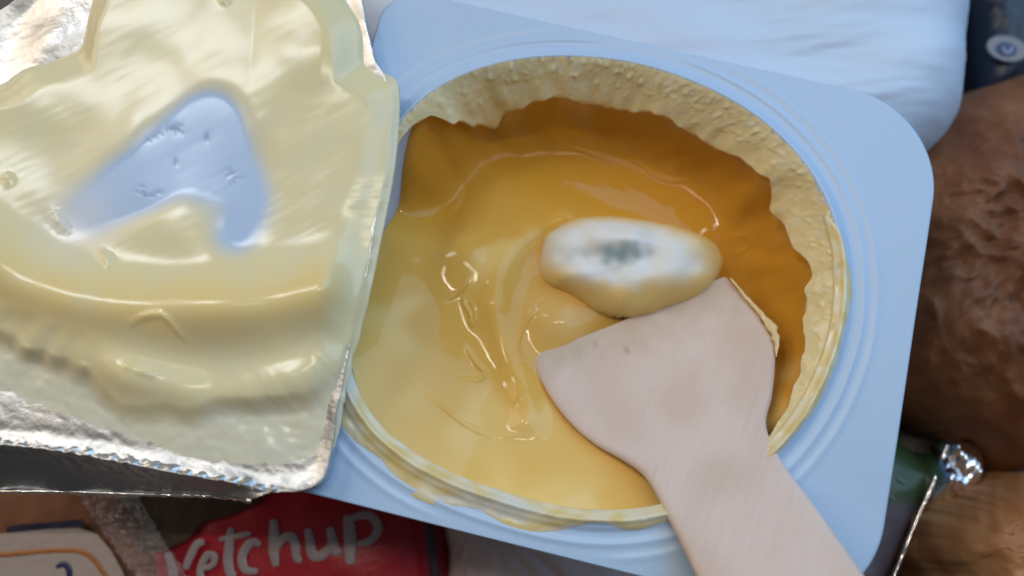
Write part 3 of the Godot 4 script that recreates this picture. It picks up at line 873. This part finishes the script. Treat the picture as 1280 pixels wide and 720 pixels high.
	var seal := func(u: float, v: float) -> Vector3:
		var a: Vector2 = Vector2(-13.4, 23.4)
		var e: Vector2 = Vector2(-10.6, 45.9)
		var p := a.lerp(e, v) + Vector2(lerpf(-0.3, 1.3, u), 0)
		tint = Color(0.05, 0.02, 0.03)
		return Vector3(p.x, -27.3 + 0.3 * sin(u * PI) + 0.3 * n3(p, 0.12, 14.0), p.y)
	grid("seal_edge", 6, 40, seal, M.print, b, true)
	var leaf_green := Color(0.045, 0.03, 0.012)
	plate("leaf_print", [Vector2(-55.4, 24.1), Vector2(-46.6, 23.9), Vector2(-36.4, 24.1), Vector2(-37.8, 26.7), Vector2(-41.5, 28.4), Vector2(-45.5, 29.4), Vector2(-48.1, 32.2), Vector2(-51.8, 33.7), Vector2(-54.4, 33.7)], func(p: Vector2) -> float: return ketchup_top.call(p) + 0.1, 0.2, leaf_green, M.print, b)

	# pleated grey sachet beside it
	b = thing("pleated_sachet", "pinkish grey sachet with fanned pleats below the cup flange", "sachet", Vector3(4.9, -36, 40.3))
	var hub := Vector2(-4.7, 28.0)
	var pleats := func(p: Vector2, t: float) -> float:
		var a := (p - hub).angle()
		tint = Color(0.80, 0.68, 0.66).lerp(Color(0.66, 0.56, 0.58), 0.5 + 0.5 * n3(p, 0.2, 2.0))
		return -36.0 + 7.6 * pow(maxf(1.0 - pow(t, 5.0), 0.0), 0.5) + 0.25 * sin(a * 26.0 + 2.0 * n3(p, 0.1, 3.0)) * smoothstep(1.0, 5.0, p.distance_to(hub)) * smoothstep(1.0, 0.8, t)
	puck("sachet_body", [Vector2(-10.5, 24.6), Vector2(4.8, 24.6), Vector2(22.5, 29.2), Vector2(30.2, 41.6), Vector2(27.5, 49.2), Vector2(6.9, 51.3), Vector2(-9.0, 47.0), Vector2(-9.9, 34.9)], Vector2(8.8, 38.8), 220, 60, pleats, -36, M.print, b)

	# snack in a clear wrapper, with a printed label
	b = thing("snack_wrapper", "brown snack in crinkled clear wrapper with orange lined cream label beside the ketchup sachet", "wrapped snack", Vector3(-69.9, -36, 33.2))
	var snack := func(p: Vector2, t: float) -> float:
		tint = Color(0.16, 0.055, 0.022).lerp(Color(0.24, 0.09, 0.03), 0.5 + 0.5 * n3(p, 0.3, 2.0))
		return -36.0 + 6.5 * pow(maxf(1.0 - pow(t, 4.0), 0.0), 0.5)
	puck("snack_body", [Vector2(-92.4, 22.2), Vector2(-75.7, 19.8), Vector2(-66.9, 22.2), Vector2(-58.9, 29.3), Vector2(-50.4, 38.5), Vector2(-49.8, 46.3), Vector2(-67.4, 50.7), Vector2(-88.7, 48.5)], Vector2(-70.3, 35.6), 120, 40, snack, -36, M.crust, b)
	var on_label := func(p: Vector2) -> float: return -28.8 + 0.2 * n3(p, 0.1, 5.0)
	var lab := plate("label", [Vector2(-83.2, 31.8), Vector2(-75.0, 31.1), Vector2(-69.1, 30.5), Vector2(-64.4, 30.4), Vector2(-61.6, 31.3), Vector2(-59.3, 33.6), Vector2(-57.3, 36.7), Vector2(-55.7, 40.6), Vector2(-55.2, 46.1), Vector2(-81.4, 46.1)], on_label, 0.4, Color(0.40, 0.33, 0.30), M.print, b)
	ribbon("label_border", [Vector2(-82.9, 34.3), Vector2(-75.8, 34.2), Vector2(-69.9, 33.7), Vector2(-64.6, 33.6), Vector2(-62.2, 34.5), Vector2(-60.5, 36.3), Vector2(-58.8, 38.9), Vector2(-57.2, 43.9)], 0.75, 0.9, on_label, Color(0.36, 0.13, 0.03), M.print, lab)
	ribbon("label_mark", [Vector2(-67.2, 36.0), Vector2(-66.3, 35.5), Vector2(-65.4, 36.1), Vector2(-65.1, 37.5), Vector2(-65.3, 39.5)], 0.95, 0.4, on_label, Color(0.02, 0.025, 0.10), M.print, lab)
	plate("label_stripe", [Vector2(-75.2, 30.2), Vector2(-72.8, 29.8), Vector2(-68.0, 29.5), Vector2(-64.1, 29.1), Vector2(-63.6, 29.9), Vector2(-64.4, 30.3), Vector2(-69.1, 30.5), Vector2(-75.0, 31.1)], func(p: Vector2) -> float: return on_label.call(p) + 0.1, 0.3, Color(0.012, 0.014, 0.04), M.print, lab)
	var fin := func(u: float, v: float) -> Vector3:
		var a: Vector2 = Vector2(-65.8, 23.4).lerp(Vector2(-50.8, 41.4), v)
		var e: Vector2 = Vector2(-57.0, 23.4).lerp(Vector2(-43.6, 41.4), v)
		var p := a.lerp(e, u)
		var d := (a - e).normalized()
		var q := Vector2(p.dot(d), p.dot(Vector2(-d.y, d.x)))
		var y := -27.0 + 1.1 * absf(n3(q * Vector2(0.25, 1.0), 0.55, 4.0)) + 0.8 * absf(n3(q * Vector2(0.5, 1.0), 1.1, 5.0)) + 0.2 * n3(p, 2.2, 6.0)
		return Vector3(p.x, y, p.y)
	grid("wrapper_fin", 60, 110, fin, M.film, b, true)

	# dark green packet with a silver edge
	b = thing("green_packet", "dark green and purple-grey packet with thin silver edge, between spoon handle and brown piece", "packet", Vector3(59.1, -36, 28.3))
	var cut: float = Vector2(54.7, 26.9).y
	var green := func(p: Vector2, t: float) -> float:
		var k := smoothstep(-1.5, 1.5, p.y - cut + 0.8 * n3(p, 0.2, 1.0))
		tint = Color(0.045, 0.085, 0.035).lerp(Color(0.13, 0.11, 0.13), k)
		return -36.0 + 8.5 * pow(maxf(1.0 - pow(t, 5.0), 0.0), 0.5) + 0.25 * n3(p, 0.2, 5.0)
	puck("packet_body", [Vector2(47.7, 9.1), Vector2(54.8, 11.5), Vector2(59.3, 15.7), Vector2(63.2, 19.3), Vector2(65.8, 21.3), Vector2(62.3, 28.0), Vector2(55.7, 39.4), Vector2(51.9, 45.9), Vector2(37.0, 44.9), Vector2(40.4, 28.0)], Vector2(51.6, 28.6), 160, 50, green, -36, M.print, b)
	var on_green := func(p: Vector2) -> float: return -27.5 + 0.25 * n3(p, 0.2, 5.0)
	for s in [[Vector2(51.5, 22.7), Vector2(54.0, 24.1), Vector2(56.7, 26.2)], [Vector2(50.9, 23.5), Vector2(53.7, 25.4), Vector2(54.7, 28.0)], [Vector2(50.2, 26.7), Vector2(52.3, 27.1), Vector2(54.3, 26.4)], [Vector2(57.4, 23.2), Vector2(58.6, 23.9)]]:
		ribbon("printed_line", s, 0.28, 0.5, on_green, Color(0.30, 0.36, 0.40), M.print, b)
	var dot := []
	for i in 14:
		dot.append(Vector2(51.9, 34.1) + Vector2.from_angle(i / 14.0 * TAU) * 0.9)
	plate("printed_dot", dot, on_green, 0.1, Color(0.02, 0.015, 0.025), M.print, b)
	wire("silver_edge", [Vector3(64.9, -26.5, 18.3), Vector3(62.6, -26.8, 23.4), Vector3(59.5, -27, 29.1), Vector3(57.2, -27, 33.7), Vector3(55.0, -27, 37.9), Vector3(52.3, -27, 43.6)], 0.42, Color.WHITE, M.foil_bright, b)

	b = thing("foil_wrapper", "crumpled shiny silver foil twist between the two brown pieces", "foil", Vector3(71.8, -36, 20.9))
	var crumple := func(p: Vector2, t: float) -> float:
		return -36.0 + 10.5 * pow(maxf(1.0 - pow(t, 4.0), 0.0), 0.6) + (3.2 * (absf(n3(p.rotated(0.5) * Vector2(0.9, 0.25), 0.22, 3.0)) - 0.25) + 0.9 * (absf(n3(p.rotated(-0.6) * Vector2(1.0, 0.35), 0.4, 6.0)) - 0.25)) * (1.0 - t * 0.5)
	puck("foil_body", [Vector2(64.1, 16.4), Vector2(66.1, 15.3), Vector2(68.8, 16.4), Vector2(71.5, 17.8), Vector2(72.1, 21.1), Vector2(69.6, 24.8), Vector2(65.6, 27.9), Vector2(61.7, 28.6), Vector2(60.5, 26.2), Vector2(62.2, 21.1)], Vector2(66.4, 21.7), 160, 70, crumple, -36, M.foil_bright, b)
